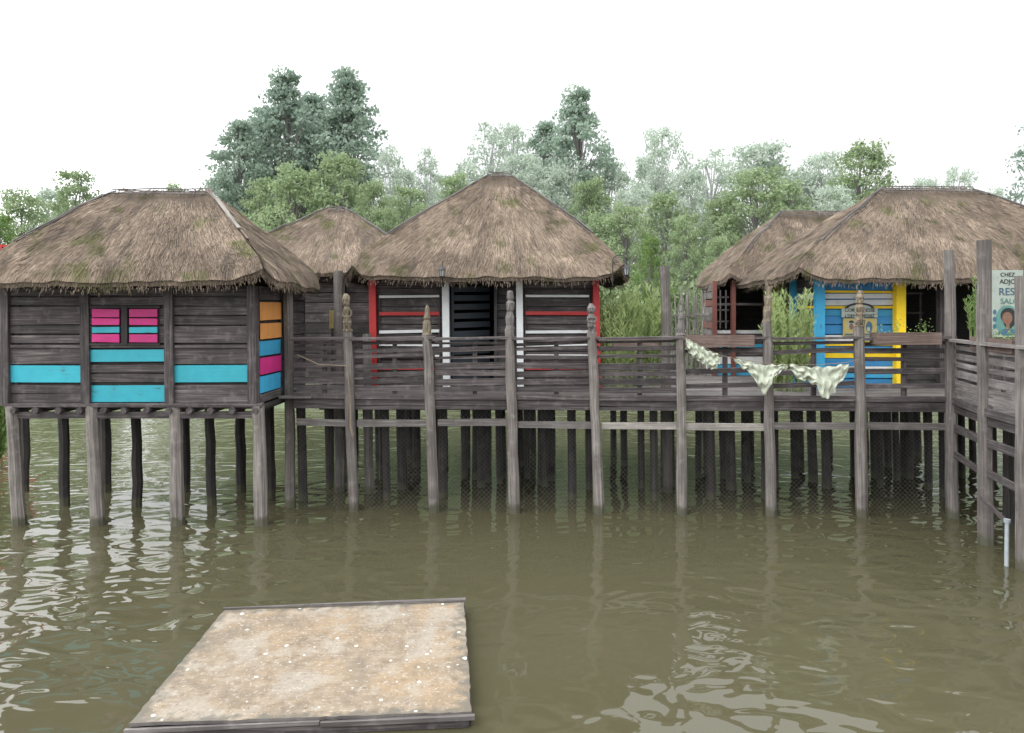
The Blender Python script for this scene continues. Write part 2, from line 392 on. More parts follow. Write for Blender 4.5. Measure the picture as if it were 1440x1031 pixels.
# ============================================================ CENTRE HUT
YC=14.3; dz=2.12
h2=empty('thatched_hut',(-.5,15.9,dz),'thatched hut with red and white posts and open doorway','hut','thatched huts on the water')
Roof(-3.5,2.46,13.55,18.2,-.42,-.12,4.26,6.88,.23,seed=2).build(h2,30000,3800)
for px,m,w in((525,P_RED,.19),(627,P_WHITE,.17),(730,P_WHITE,.17),(837,P_RED,.2)):
    mb=MB(); mb.beam((X(px,YC)+.03,YC-.06,dz),(X(px,YC),YC-.06,4.36),w,.14,0,.6,jit=.006); fin(mb,'wall_post',[m],h2)
zt2=4.36
def darkbay(a,b,h,extra=True):
    mb=MB(); boards(mb,(X(a,YC),YC,0),(X(b,YC),YC,0),rowsplit(dz,zt2,12),(0,1,0))
    if extra:
        for y,m,hh in((417,1,.05),(441,2,.075),(466,1,.06),(485,1,.05),(500,1,.035),(518,2,.05)):
            mb.beam((X(a+9,YC),YC-.045,Z(y+U(-1,1),YC)),(X(b-9,YC),YC-.045,Z(y+U(-1,1),YC)),.04,hh,m,.5,jit=.004)
        for px in(a+9,b-9): mb.beam((X(px,YC),YC-.04,Z(520,YC)),(X(px,YC),YC-.04,Z(412,YC)),.035,.03,0,.2)
    fin(mb,'wall',[W_DARK,P_WHITE,P_RED],h)
darkbay(525,627,h2); darkbay(730,837,h2)
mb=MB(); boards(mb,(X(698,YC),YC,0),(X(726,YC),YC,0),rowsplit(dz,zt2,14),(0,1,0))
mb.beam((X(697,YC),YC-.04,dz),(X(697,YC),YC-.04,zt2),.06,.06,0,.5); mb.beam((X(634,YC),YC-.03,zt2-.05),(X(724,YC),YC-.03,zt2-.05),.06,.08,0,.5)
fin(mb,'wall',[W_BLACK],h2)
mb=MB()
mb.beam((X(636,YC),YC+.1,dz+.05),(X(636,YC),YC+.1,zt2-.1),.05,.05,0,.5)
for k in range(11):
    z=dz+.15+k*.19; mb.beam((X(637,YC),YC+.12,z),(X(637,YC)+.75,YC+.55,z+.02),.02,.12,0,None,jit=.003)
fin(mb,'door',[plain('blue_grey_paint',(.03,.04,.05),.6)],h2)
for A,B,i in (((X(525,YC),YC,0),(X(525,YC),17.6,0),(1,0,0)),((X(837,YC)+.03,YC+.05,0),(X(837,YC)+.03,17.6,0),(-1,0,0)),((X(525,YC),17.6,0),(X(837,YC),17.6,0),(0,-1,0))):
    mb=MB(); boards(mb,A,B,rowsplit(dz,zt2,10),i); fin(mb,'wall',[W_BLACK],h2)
def lantern(x,y,z,side,label):
    e=empty('lantern',(x,y,z),label,'lamp','black iron lanterns on the hut')
    mb=MB()
    pts=[]
    if side:
        for k in range(13):
            a=math.pi*(1.15-k/12*1.35); pts.append((x-.13+.14*math.cos(a),y,z+.30+.11*math.sin(a)))
        mb.tube(pts,[.011]*13,0,.5,5); mb.tube([(x-.27,y,z+.26),(x-.27,y,z-.2)],[.012]*2,0,.5,5)
        pts=[(x-.2+.045*math.cos(a),y,z+.26+.045*math.sin(a)) for a in [k*.7 for k in range(8)]]; mb.tube([(x-.27,y,z+.26)]+pts,[.008]*9,0,.5,4)
    else: mb.tube([(x,y+.35,z-.1),(x,y+.12,z-.18),(x,y,z-.02),(x,y,z+.0)],[.014]*4,0,.5,5)
    fin(mb,'bracket',[IRON],e)
    mb=MB()
    mb.post((x,y,z-.02),(x,y,z+.02),.036,.048,0,.5,6,1,0,0)
    for k in range(6):
        a=math.pi/3*k+.3; mb.tube([(x+.04*math.cos(a),y+.04*math.sin(a),z),(x+.066*math.cos(a),y+.066*math.sin(a),z+.15)],[.006]*2,0,.5,4)
    mb.post((x,y,z+.15),(x,y,z+.22),.085,.018,0,.5,6,1,0,0); mb.post((x,y,z+.22),(x,y,z+.31),.013,.007,0,.5,6,1,0,0)
    fin(mb,'lamp_frame',[IRON],e)
    mb=MB(); mb.post((x,y,z+.02),(x,y,z+.15),.036,.058,0,.5,6,1,0,0); fin(mb,'lamp_glass',[GLASS],e)
lantern(X(622,13.4),13.4,Z(390,13.4),False,'black iron lantern on a bracket under thatch')
lantern(X(881,13.4),13.4,Z(388,13.4),True,'black iron lantern hanging from a curled bracket')
# ============================================================ SMALL REAR HUT
h3=empty('thatched_hut',(-5,19,dz),'small thatched hut behind with pointed roof','hut','thatched huts on the water')
Roof(-7.75,-2.0,16.9,21.5,-5.0,-4.8,4.55,6.6,.22,seed=3).build(h3,11000,1300)
for A,B,i in(((-7.3,17.4,0),(-2.8,17.4,0),(0,1,0)),((-2.8,17.4,0),(-2.8,21,0),(-1,0,0)),((-7.3,17.4,0),(-7.3,21,0),(1,0,0)),((-7.3,21,0),(-2.8,21,0),(0,-1,0))):
    mb=MB(); boards(mb,A,B,rowsplit(dz,4.7,10),i); fin(mb,'wall',[W_DARK],h3)
for x in(-7.3,-5.8,-4.3,-2.8):
    mb=MB(); mb.beam((x,17.33,dz),(x,17.33,4.7),.15,.14,0,.5,jit=.005); fin(mb,'wall_post',[W_DARK],h3)
# ============================================================ RIGHT HUT
YR=14.2
h4=empty('thatched_hut',(9.4,15.5,dz),'large thatched hut with blue and white boards and yellow posts','hut','thatched huts on the water')
Roof(5.5,13.3,13.5,17.4,8.45,10.25,4.24,6.47,.23,seed=4).build(h4,32000,4200)
zt4=4.4
xa,xb=X(1150,YR),X(1262,YR)
mb=MB()
rw=[(2.12,2.3,0),(2.3,2.42,3),(2.42,2.56,1),(2.56,2.72,0),(2.72,2.84,2),(2.84,2.98,0),(2.98,3.08,2),(3.08,3.22,1),(3.22,3.42,0),(3.42,3.6,0),(3.6,3.75,3),(3.75,3.82,2),(3.82,3.95,1),(3.95,4.08,1),(4.08,4.14,2),(4.14,4.42,0)]
boards(mb,(xa,YR,0),(xb,YR,0),rw,(0,1,0)); fin(mb,'wall',[P_BLUE,P_WHITE,P_YEL,P_CYAN],h4,label='front wall of blue, white and yellow boards')
for px,m,w in((1150,P_CYAN,.18),(1262,P_YEL,.2)):
    mb=MB(); mb.beam((X(px,YR),YR-.07,dz),(X(px,YR),YR-.07,zt4),w,.14,0,.8,jit=.005); fin(mb,'wall_post',[m],h4)
mb=MB(); boards(mb,(xa-.08,YR,0),(xa-.08,17,0),[(a,b,(m if R()<.6 else 4)) for a,b,m in rw],(1,0,0)); fin(mb,'wall',[P_BLUE,P_WHITE,P_YEL,P_CYAN,W_DARK],h4,label='weathered blue, white and yellow side wall')
for y in(15.1,16.):
    mb=MB(); mb.beam((xa-.14,y,dz),(xa-.14,y,zt4),.14,.1,0,.5,up=(0,1,0)); fin(mb,'wall_post',[P_CYAN if y<15.5 else P_YEL],h4)
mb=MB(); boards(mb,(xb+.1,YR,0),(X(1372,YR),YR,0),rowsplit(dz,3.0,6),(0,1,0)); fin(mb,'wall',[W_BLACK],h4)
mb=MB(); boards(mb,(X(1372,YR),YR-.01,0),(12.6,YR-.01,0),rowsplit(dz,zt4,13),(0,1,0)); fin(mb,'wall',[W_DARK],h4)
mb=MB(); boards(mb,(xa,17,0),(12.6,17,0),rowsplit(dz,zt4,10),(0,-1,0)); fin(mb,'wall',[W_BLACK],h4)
for px in(1322,1376):
    mb=MB(); mb.beam((X(px,YR),YR-.05,dz),(X(px,YR),YR-.05,zt4),.15,.14,0,.5,jit=.005); fin(mb,'wall_post',[W_DARK],h4)
mb=MB()
for px in(1276,1310):
    mb.beam((X(px,YR),YR+.4,Z(410,YR)),(X(px,YR),YR+.4,Z(465,YR)),.035,.05,0,.3)
mb.beam((X(1272,YR),YR+.4,Z(412,YR)),(X(1314,YR),YR+.4,Z(412,YR)),.04,.04,0,.3)
mb.beam((X(1272,YR),YR+.4,Z(440,YR)),(X(1314,YR),YR+.4,Z(440,YR)),.04,.03,0,.3)
fin(mb,'window',[W_DARK],h4)
def text(body,x,y,z,size,mat,parent,align='CENTER'):
    cu=bpy.data.curves.new('lettering','FONT'); cu.body=body; cu.size=size; cu.align_x=align; cu.extrude=.003
    tmp=bpy.data.objects.new('tmp',cu); col.objects.link(tmp); bpy.context.view_layer.update()
    me=bpy.data.meshes.new_from_object(tmp.evaluated_get(bpy.context.evaluated_depsgraph_get()))
    bpy.data.objects.remove(tmp); me.materials.clear(); me.materials.append(mat)
    o=bpy.data.objects.new('lettering',me); col.objects.link(o); o.rotation_euler=(math.pi/2,0,0)
    WL[o.name]=Vector((x,y,z)); o.parent=parent; o.location=WL[o.name]-WL[parent.name]
    return o
def disc(mb,x,y,z,rx,rz,mat,n=20,a0=0,a1=2*math.pi):
    vs=[(x,y,z)]+[(x+rx*math.cos(a0+(a1-a0)*k/n),y,z+rz*math.sin(a0+(a1-a0)*k/n)) for k in range(n+1)]
    mb.add(vs,[(0,k+1,k+2) for k in range(n)],mat,.5)
s1=empty('hairdresser_sign',(X(1207,YR),YR-.06,Z(476,YR)),'small arched white and yellow painted hairdresser sign on blue wall','sign')
mb=MB(); Yp=YR-.045
mb.beam((X(1182,YR),Yp,Z(440,YR)),(X(1232,YR),Yp,Z(440,YR)),.03,.19,0,.6)
disc(mb,X(1207,YR),Yp-.013,Z(434,YR),.30,.12,2,18,0,math.pi); disc(mb,X(1207,YR),Yp-.016,Z(434,YR),.24,.08,0,18,0,math.pi)
mb.beam((X(1184,YR),Yp,Z(460,YR)),(X(1231,YR),Yp,Z(460,YR)),.03,.36,1,.6)
disc(mb,X(1195,YR),Yp-.018,Z(457,YR),.08,.10,0,14); disc(mb,X(1195,YR),Yp-.020,Z(459,YR),.045,.07,4,14); disc(mb,X(1195,YR),Yp-.022,Z(454,YR),.055,.05,2,12,0,math.pi)
disc(mb,X(1220,YR),Yp-.018,Z(460,YR),.07,.12,3,14); disc(mb,X(1219,YR),Yp-.020,Z(463,YR),.035,.05,0,10)
mb.beam((X(1186,YR),Yp-.02,Z(470,YR)),(X(1229,YR),Yp-.02,Z(470,YR)),.006,.03,3,.5)
fin(mb,'board',[P_SIGN,P_OCHRE,P_BLACK,P_NAVY,P_SKIN],s1)
text('COIFFETRESSE',X(1207,YR),Yp-.02,Z(438.5,YR),.10,P_BLACK,s1); text("L'DEMEMMEDIST",X(1207,YR),Yp-.02,Z(446,YR),.085,P_BLACK,s1)
YS=13.25
s2=empty('salon_sign',(X(1415,YS),YS,dz),'faded pale green hair salon sign with painted woman portrait','sign')
mb=MB(); mb.beam((X(1414,YS),YS+.05,dz),(X(1414,YS),YS+.05,Z(385,YS)),.06,.06,0,.4,up=(0,1,0)); fin(mb,'post',[W_DARK],s2)
mb=MB(); mb.beam((X(1414,YS),YS,Z(474,YS)),(X(1414,YS),YS,Z(380,YS)),.66,.03,0,.5,up=(0,1,0))
xc=X(1416,YS);zc=Z(446,YS)
disc(mb,xc,YS-.018,zc-.07,.24,.30,1,24)
disc(mb,xc+.01,YS-.021,zc+.03,.15,.15,2,24); disc(mb,xc+.03,YS-.022,zc-.06,.12,.16,2,20); disc(mb,xc-.01,YS-.024,zc-.02,.10,.12,3,24); mb.beam((xc,YS-.0225,zc-.24),(xc,YS-.0225,zc-.1),.07,.004,3,.4,up=(0,1,0))
disc(mb,xc,YS-.022,zc-.34,.2,.12,4,16,0,math.pi)
for d in(-.05,.025): disc(mb,xc+d,YS-.027,zc-.0,.017,.008,0,10); disc(mb,xc+d,YS-.029,zc-.0,.008,.008,2,8)
disc(mb,xc-.01,YS-.027,zc-.08,.028,.010,5,10)
for d in(-.25,.25):
    for k in range(3): disc(mb,xc+d,YS-.02,zc+.1-k*.14,.035,.05,6,10)
fin(mb,'board',[P_SIGN,P_MUTE,P_BLACK,P_SKIN,P_NAVY,P_RED,P_NAVY],s2)
text('CHEZ',X(1416,YS),YS-.02,Z(389,YS),.11,P_BLACK,s2);text('ADJO',X(1416,YS),YS-.02,Z(399,YS),.125,P_BLACK,s2)
text('RESS',X(1418,YS),YS-.02,Z(415,YS),.2,P_NAVY,s2);text('SALO',X(1419,YS),YS-.02,Z(427,YS),.15,P_MUTE,s2)
s3=empty('notice_board',(X(467,14.6),14.6,Z(462,14.6)),'small yellow notice board behind the railing','sign')
mb=MB(); mb.beam((X(467,14.6),14.6,Z(462,14.6)),(X(467,14.6),14.6,Z(436,14.6)),.12,.02,0,.2,up=(0,1,0)); fin(mb,'board',[P_OCHRE],s3)
mb=MB(); mb.beam((X(467,14.6),14.63,dz),(X(467,14.6),14.63,Z(434,14.6)),.05,.04,0,.4); fin(mb,'post',[W_DARK],s3)
# ============================================================ REAR RIGHT HUT
h5=empty('thatched_hut',(7.8,18.2,dz),'thatched hut behind with reddish plank frames','hut','thatched huts on the water')
Roof(5.1,11.4,16.4,19.6,7.15,8.6,4.3,6.3,.22,seed=5).build(h5,12000,1600)
Y5=16.9
P_RUST=paint('faded_red_paint',(.17,.06,.05),.8)
for px,m in((1004,P_RUST),(1030,P_RUST),(1075,W_PLANT),(1112,W_PLANT)):
    mb=MB(); mb.beam((X(px,Y5),Y5-.05,dz),(X(px,Y5),Y5-.05,4.45),.09,.12,0,.5,jit=.005); fin(mb,'wall_post',[m],h5)
mb=MB(); boards(mb,(X(1004,Y5),Y5,0),(X(1200,Y5),Y5,0),[(2.12,2.4,1),(2.4,2.6,2),(2.6,2.8,0),(2.8,2.95,1),(2.95,3.15,0),(3.15,3.25,2)],(0,1,0))
mb.beam((X(1004,Y5),Y5-.02,Z(428,Y5)),(X(1200,Y5),Y5-.02,Z(428,Y5)),.06,.06,0,.8)
fin(mb,'wall',[W_DARK,P_CYAN,P_WHITE],h5)
mb=MB(); boards(mb,(5.4,19.2,0),(11,19.2,0),rowsplit(dz,4.4,10),(0,-1,0)); fin(mb,'wall',[W_DARK],h5)
mb=MB(); boards(mb,(X(1004,Y5),Y5,0),(X(1004,Y5)+.3,19.1,0),rowsplit(dz,4.4,12,0,{2:1,4:2,6:1,9:1}),(1,0,0)); fin(mb,'wall',[W_DECK,P_RUST,P_MUTE],h5)
for px in (1012,1020):
    mb=MB()
    mb.beam((X(px,Y5),Y5-.04,Z(462,Y5)),(X(px,Y5),Y5-.04,Z(408,Y5)),.03,.03,0,.2)
    for y in(418,436,452): mb.beam((X(px-4,Y5),Y5-.04,Z(y,Y5)),(X(px+4,Y5),Y5-.04,Z(y,Y5)),.03,.03,0,.2)
    fin(mb,'window',[W_DECK],h5)
# ============================================================ WALKWAY
wk=empty('walkway',(2,12.5,0),'weathered timber walkway on stilts with plank railing','walkway','timber walkways')
def YF(px): return 12.65-(px-497)/(1340-497)*.40
fp=[(489,465,497,'f'),(600,470,611,'f'),(717,462,724,'f'),(832,468,842,'f'),(957,470,960,'f'),(1079,452,1084,'f'),(1208,460,1211,'f'),(1335,352,1340,None)]
def figure(x,y,z,h,mat,spike,parent,style,sd):
    random.seed(sd*17)
    mb=MB(); w=U(.058,.070)
    prof=[(0,1.3),(.04,1.2),(.07,.9),(.14,1.0),(.24,1.1),(.34,.95),(.44,.85),(.52,1.0),(.585,.95),(.62,.7),(.66,.72),(.70,.92),(.78,1.0),(.86,.98),(.93,.8),(1,.4)]
    if style==2: prof=[(0,1.4),(.06,1.1),(.2,1.0),(.4,.9),(.5,.75),(.55,.85),(.66,.8),(.75,.65),(.8,.7),(.9,.55),(1,.25)]
    if style==3: prof=[(0,1.35),(.1,1.2),(.3,1.15),(.45,.9),(.5,1.05),(.68,1.1),(.74,.8),(.8,.9),(.95,.8),(1,.6)]
    prof=[(t,r*U(.85,1.15)) for t,r in prof]
    vs=[];uv=[];n=12;ph=U(0,3);lx=U(-.04,.04)
    for t,r in prof:
        for k in range(n+1):
            a=2*math.pi*k/n; q=1+.10*math.sin(5*a+t*9+ph)+.06*math.sin(3*a-t*20)
            vs.append((x+lx*t+w*r*q*math.cos(a)*1.05,y+w*r*q*math.sin(a),z+h*t)); uv.append((t*h,k*.05))
    fs=[(i*(n+1)+k,i*(n+1)+k+1,(i+1)*(n+1)+k+1,(i+1)*(n+1)+k) for i in range(len(prof)-1) for k in range(n)]
    fs.append(tuple((len(prof)-1)*(n+1)+k for k in range(n)))
    mb.add(vs,fs,0,.5,uv)
    if style<2:
        for sg in(-1,1):
            mb.tube([(x+sg*.066,y-.01,z+h*.56),(x+sg*.076,y-.04,z+h*.42),(x+sg*.03,y-.075,z+h*.36)],[.018,.017,.015],0,.45,6)
            mb.tube([(x+sg*.045,y-.03,z+h*.26),(x+sg*.05,y-.075,z+h*.2),(x+sg*.04,y-.07,z+h*.02)],[.024,.022,.02],0,.5,6)
            mb.blob((x+lx+sg*.024,y-.058,z+h*.82),(.012,.012,.014),1,.3,6,4); mb.blob((x+lx+sg*.062,y,z+h*.79),(.010,.018,.03),0,.6,6,4)
        mb.beam((x+lx,y-.070,z+h*.74),(x+lx,y-.058,z+h*.83),.022,.026,0,.6,w1=.012); mb.blob((x+lx,y-.058,z+h*.70),(.025,.012,.008),1,.2,6,4)
    if spike: mb.post((x,y,z+h*.97),(x-.05,y,z+h*1.32),.03,.01,0,.4,6,3,.006,0)
    if style==1: mb.post((x+lx,y,z+h*.9),(x+lx,y,z+h*1.05),.05,.038,0,.4,8,2,.008,0)
    fin(mb,'carved_figure',[mat,W_BLACK],parent,smooth=False)
fpos=[]
for i,(pt,yt,pb,f) in enumerate(fp):
    Y=YF(pb); mb=MB(); top=Z(yt,Y); x0,x1=X(pb,Y),X(pt,Y)
    dx=(x0-x1)/(top); mb.post((x0+dx*.7,Y,-.7),(x1,Y,top),.098+U(-.005,.008),.082,0,(.45,.6,.7,.8,.75,.5,.6,.35)[i],8,9,.012,.7)
    p=fin(mb,'post',[W_POST],wk); fpos.append((x0,x1,Y,top))
    if f: figure(x1,Y,top-.01,(53,42,54,42,42,50,50)[i]*Y/F,W_CARVE if i in(0,1,5,6) else W_DECK,i==5,p,(0,2,3,0,2,3,1)[i],i+1)
random.seed(77)
for px,yt,Y in((475,381,14.0),(935,374,14.0),(516,470,13.9)):
    mb=MB(); mb.post((X(px,Y)+.06,Y,-.7),(X(px,Y),Y,Z(yt,Y)),.1,.09,0,.4,8,8,.01,.6); fin(mb,'post',[W_POST],wk)
mb=MB()
def deckregion(x0,x1,y0,y1):
    y=y0
    while y<y1:
        w=U(.11,.14); mb.beam((x0+U(-.04,.04),y+w/2,dz-.02+U(-.004,.004)),(x1,y+w/2,dz-.02+U(-.004,.004)),w-.012,.04,0,None); y+=w
deckregion(-4.3,5.2,12.68,18.6); deckregion(5.2,13.5,12.3,18.6)
fin(mb,'deck',[W_DECK],wk)
for i in range(len(fpos)):
    if i==0: a=(X(413,12.75),12.72); b=(fpos[0][0],fpos[0][2])
    else: a=(fpos[i-1][0],fpos[i-1][2]); b=(fpos[i][0],fpos[i][2])
    mb=MB()
    s=U(-.01,.01)
    mb.beam((a[0],a[1]+.02,dz-.0+s),(b[0],b[1]+.02,dz-.0),.06,.09,0,.6,jit=.006)
    mb.beam((a[0],a[1]+.06,dz-.11),(b[0],b[1]+.06,dz-.11+s),.08,.11,0,.35,jit=.006)
    mb.beam((a[0],a[1]+.03,dz-.2+s),(b[0],b[1]+.03,dz-.2),.05,.06,0,.3,jit=.006)
    fin(mb,'edge_beam',[W_DARK],wk)
    mb=MB(); zb=1.62+U(-.03,.03)
    mb.beam((a[0]+.06,a[1]+.03,zb),(b[0]-.06,b[1]+.03,zb+U(-.02,.02)),.05,.12,0,.75 if i in(4,5) else .45,jit=.006)
    fin(mb,'brace',[W_LIGHT if i in(4,5) else W_DECK],wk)
    mb=MB()
    zr=Z(476,a[1]); zr2=Z(474,b[1])
    mb.beam((a[0]-.02,a[1]-.02,zr-.01),(b[0]+.02,b[1]-.02,zr2-.01),.13,.045,0,.85,jit=.005)
    lev=[(-.10,.05),(-.22,.075),(-.35,.06),(-.52,.12),(-.66,.1),(-.80,.12),(-.94,.1)]
    if i>=5: lev=[(-.10,.06),(-.24,.09),(-.40,.07),(-.62,.10),(-.86,.10)]
    for o,hh in lev:
        if i in(5,6) and o==-.40: continue
        aa=U(-.03,.03); bb=U(-.03,.03)
        mb.beam((a[0],a[1]+.05,zr+o+aa),(b[0],b[1]+.05,zr2+o+bb),.035,hh*U(.8,1.1),0,None,jit=.008)
    xm=(a[0]+b[0])/2
    mb.beam((xm,(a[1]+b[1])/2+.1,dz),(xm,(a[1]+b[1])/2+.1,zr-.05),.08,.06,0,.3)
    fin(mb,'railing',[W_DARK],wk)
    mb=MB(); x0,x1=a[0]+.08,b[0]-.08; z0,z1=-.05,1.88; st=.085; y=a[1]+.1; w=.0024
    L=x1-x0;Hh=z1-z0
    for sg in(1,-1):
        c=-Hh
        while c<L:
            t0=max(0,-c);t1=min(Hh,L-c)
            if t1>t0:
                xs0=c+t0;xs1=c+t1
                if sg<0: xs0=L-xs0;xs1=L-xs1
                if R()<.93:
                    mb.add([(x0+xs0-w,y,z0+t0),(x0+xs0+w,y,z0+t0),(x0+xs1+w,y,z0+t1),(x0+xs1-w,y,z0+t1)],[(0,1,2,3)],0,.5)
            c+=st
    fin(mb,'wire_netting',[WIRE],wk)
random.seed(31)
pl=[]
for Y,step in((13.5,1.5),(14.3,.95),(15.2,1.15),(16.3,1.0),(17.6,1.1)):
    x=-4.0
    while x<12.5:
        pl.append((x+U(-.15,.15),Y+U(-.15,.15))); x+=step*U(.75,1.3)
for px in(650,668,684,699,722,740,760,776,1022,1048,1140,1160,1240,1266,1290): pl.append((X(px,14.8),14.8+U(-.2,.4)))
pl=[p for p in pl if not(1.0<p[0]<3.0 and p[1]>14.6 and R()<.75)][:92]
for x,y in pl:
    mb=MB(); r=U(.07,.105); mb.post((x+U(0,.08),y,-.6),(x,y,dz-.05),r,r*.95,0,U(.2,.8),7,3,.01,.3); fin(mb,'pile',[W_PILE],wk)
mb=MB()
for y in(13.5,15.2,17.0): mb.beam((-4.2,y,dz-.14),(13,y,dz-.14),.1,.16,0,.4)
mb.beam((-4.2,14.9,1.62),(12,14.9,1.58),.06,.12,0,.4)
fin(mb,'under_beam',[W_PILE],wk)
w2=empty('walkway',(8.3,10.5,0),'timber walkway arm with plank railing and tall posts','walkway','timber walkways')
pr=[(7.9,12.25),(7.5,10.84),(7.32,9.79),(7.2,8.6)]
for (x,y),top,sh in zip(pr[1:],(4.82,4.2,4.2),(.3,.5,.3)):
    mb=MB(); mb.post((x+.03,y,-.7),(x,y,top),.108,.1,0,sh,8,9,.01,.7); fin(mb,'post',[W_POST],w2)
for (a,b) in zip(pr[:-1],pr[1:]):
    mb=MB()
    mb.beam((a[0]-.03,a[1],3.18),(b[0]-.03,b[1],3.18),.13,.05,0,.85)
    for o,hh in((3.05,.07),(2.9,.1),(2.75,.08),(2.58,.12),(2.42,.1),(2.27,.12)): mb.beam((a[0]+.03,a[1],o+U(-.015,.015)),(b[0]+.03,b[1],o+U(-.015,.015)),.035,hh,0,U(.4,1),jit=.006)
    fin(mb,'railing',[W_DECK],w2)
    mb=MB(); mb.beam((a[0],a[1],dz-.02),(b[0],b[1],dz-.02),.07,.12,0,.4); mb.beam((a[0]+.04,a[1],dz-.16),(b[0]+.04,b[1],dz-.16),.07,.12,0,.3); mb.beam((a[0]+.02,a[1],1.62),(b[0]+.02,b[1],1.62),.05,.13,0,.4)
    mb.beam((a[0]+.02,a[1],1.15),(b[0]+.02,b[1],1.1),.05,.10,0,.5)
    fin(mb,'edge_beam',[W_DARK],w2)
mb=MB(); y=8.4
while y<12.25:
    mb.beam((7.3+(y-8.4)*.14,y,dz-.02+U(-.003,.003)),(9.6,y,dz-.02),.125,.04,0,None); y+=.14
fin(mb,'deck',[W_DECK],w2)
for x,y in((8.3,11.4),(8.8,11.9),(8.9,10.9),(9.2,12.3),(9.3,11.0),(9.3,10.0)):
    mb=MB(); mb.post((x,y,-.6),(x,y,dz-.05),.085,.08,0,.4,7,3,.01,.3); fin(mb,'pile',[W_PILE],w2)
mb=MB(); Yq=9.9; mb.post((X(1415,Yq),Yq,-.5),(X(1416,Yq),Yq,Z(735,Yq)),.03,.03,0,.5,12,2,0,0); mb.post((X(1416,Yq),Yq,Z(735,Yq)),(X(1416,Yq),Yq,Z(730,Yq)),.042,.042,0,.5,12,1,0,0)
mb.beam((X(1380,10.6),10.6,Z(700,10.6)),(X(1420,Yq),Yq,Z(738,Yq)),.04,.05,1,.5); fin(mb,'mooring_pipe',[PIPE,W_DARK],None,'thin pale grey pipe standing in water beside walkway','pipe')
fe=MB()
for i in range(26):
    x=X(945,17)+i*.034+U(-.02,.02); fe.post((x,17+U(-.1,.1),dz),(x+U(-.14,.14),17+U(-.1,.1),U(3.9,4.45)),.02,.012,0,U(.2,.9),5,3,.02,0)
for z in(2.7,3.6): fe.beam((X(940,17),16.88,z),(X(995,17),16.88,z+.04),.03,.04,0,.4)
fin(fe,'stick_fence',[W_LIGHT],None,'rough stick palisade fence on the deck','fence')
SOIL=plain('potting_soil',(.03,.022,.015),.95)
def planter(x0,x1,y,z,label,y1=None,leaf=True,n=12,hgt=.25):
    y1=y1 if y1 is not None else y
    e=empty('planter_box',((x0+x1)/2,(y+y1)/2,z),label,'planter','wooden planter boxes on the railing')
    mb=MB(); d=(Vector((x1,y1,0))-Vector((x0,y,0))).normalized(); nn=Vector((-d.y,d.x,0))
    for o in(0,.22): mb.beam(Vector((x0,y,z+.11))+nn*o,Vector((x1,y1,z+.11))+nn*o,.025,.21,0,.6,jit=.003)
    for t in(0,1):
        p=Vector((x0,y,z+.11)).lerp(Vector((x1,y1,z+.11)),t); mb.beam(p,p+nn*.22,.025,.21,0,.5)
    mb.beam(Vector((x0,y,z+.15))+nn*.11,Vector((x1,y1,z+.15))+nn*.11,.19,.02,1,.3)
    fin(mb,'box',[W_PLANT,SOIL],e)
    if leaf:
        p=MB()
        for _ in range(n*14):
            t=R(); b=Vector((x0,y,z+.17)).lerp(Vector((x1,y1,z+.17)),t)+nn*U(.04,.18); hh=hgt*U(.2,1)*(.5+.5*math.sin(t*17+1)); q=b+Vector((U(-.08,.08),U(-.06,.06),hh))
            s=U(.012,.028); a=Vector((U(-1,1),U(-1,1),U(-.5,1))).normalized()*s; c=Vector((U(-1,1),U(-1,1),U(-1,1))).normalized()*s
            p.add([q-a,q-c*.6,q+a,q+c*.6],[(0,1,2,3)],0,R())
            if R()<.25: p.tube([b,q],[.004,.002],0,.3,3)
        fin(p,'plants',[L_NEAR],e,kind='stuff')
planter(X(965,12.3),X(1060,12.3),12.28,3.05,'narrow brown planter box fixed to the railing',leaf=False)
planter(X(1230,12.2),X(1320,12.2),12.12,3.1,'narrow brown planter box with small green plants',hgt=.3)
planter(7.62,7.34,11.35,3.06,'brown planter box on the walkway arm railing',y1=10.0,hgt=.25)
planter(X(862,13.2),X(925,13.2),13.1,2.95,'pale green planter box on the deck',leaf=False)
def tallplant(name,x,y,z0,h,sp,n,label,mat=L_NEAR,lf=.05):
    mb=MB()
    for i in range(n):
        a=U(0,6.28);r=sp*.45*math.sqrt(R()); bx,by=x+r*math.cos(a),y+r*math.sin(a)*.6; hh=h*U(.45,1); lean=U(.05,.35)*sp; a2=a+U(-.6,.6)
        pts=[]
        for k in range(6):
            t=k/5; pts.append(Vector((bx+lean*math.cos(a2)*t*t,by+lean*math.sin(a2)*t*t*.6,z0+hh*t)))
        mb.tube(pts,[.007,.006,.006,.005,.004,.003],0,.6,3)
        for _ in range(int(34*h)):
            t=U(.15,1); k=min(4,int(t*5)); c=pts[k].lerp(pts[k+1],t*5-k); b=U(0,6.28); d=Vector((math.cos(b),math.sin(b),U(.8,2.4))).normalized()*lf*U(.6,1.6); s=d.cross(Vector((U(-1,1),U(-1,1),.2))).normalized()*lf*.11
            mb.add([c,c+d*.5+s,c+d,c+d*.5-s],[(0,1,2,3)],0,min(1,max(0,t*.5+U(0.1,.5))))
    return fin(mb,name,[mat],None,label,'plant',smooth=False)
L_HERB=leafmat('pale_herb_leaf',(.19,.26,.09),(.40,.49,.22))
tallplant('tall_herb',X(868,14.4),14.4,dz,2.05,.8,75,'tall feathery pale green herb on the deck',L_HERB,lf=.12)
tallplant('tall_herb',X(905,14.6),14.6,dz,2.15,.85,85,'tall feathery pale green herb on the deck',L_HERB,lf=.12)
tallplant('tall_herb',X(1110,13.6),13.6,dz,2.0,.8,80,'slender green stems growing above the railing',L_HERB,lf=.11)
tallplant('tall_herb',X(1092,15.6),15.6,dz,2.6,.5,36,'slender green stems growing above the railing',L_HERB,lf=.1)
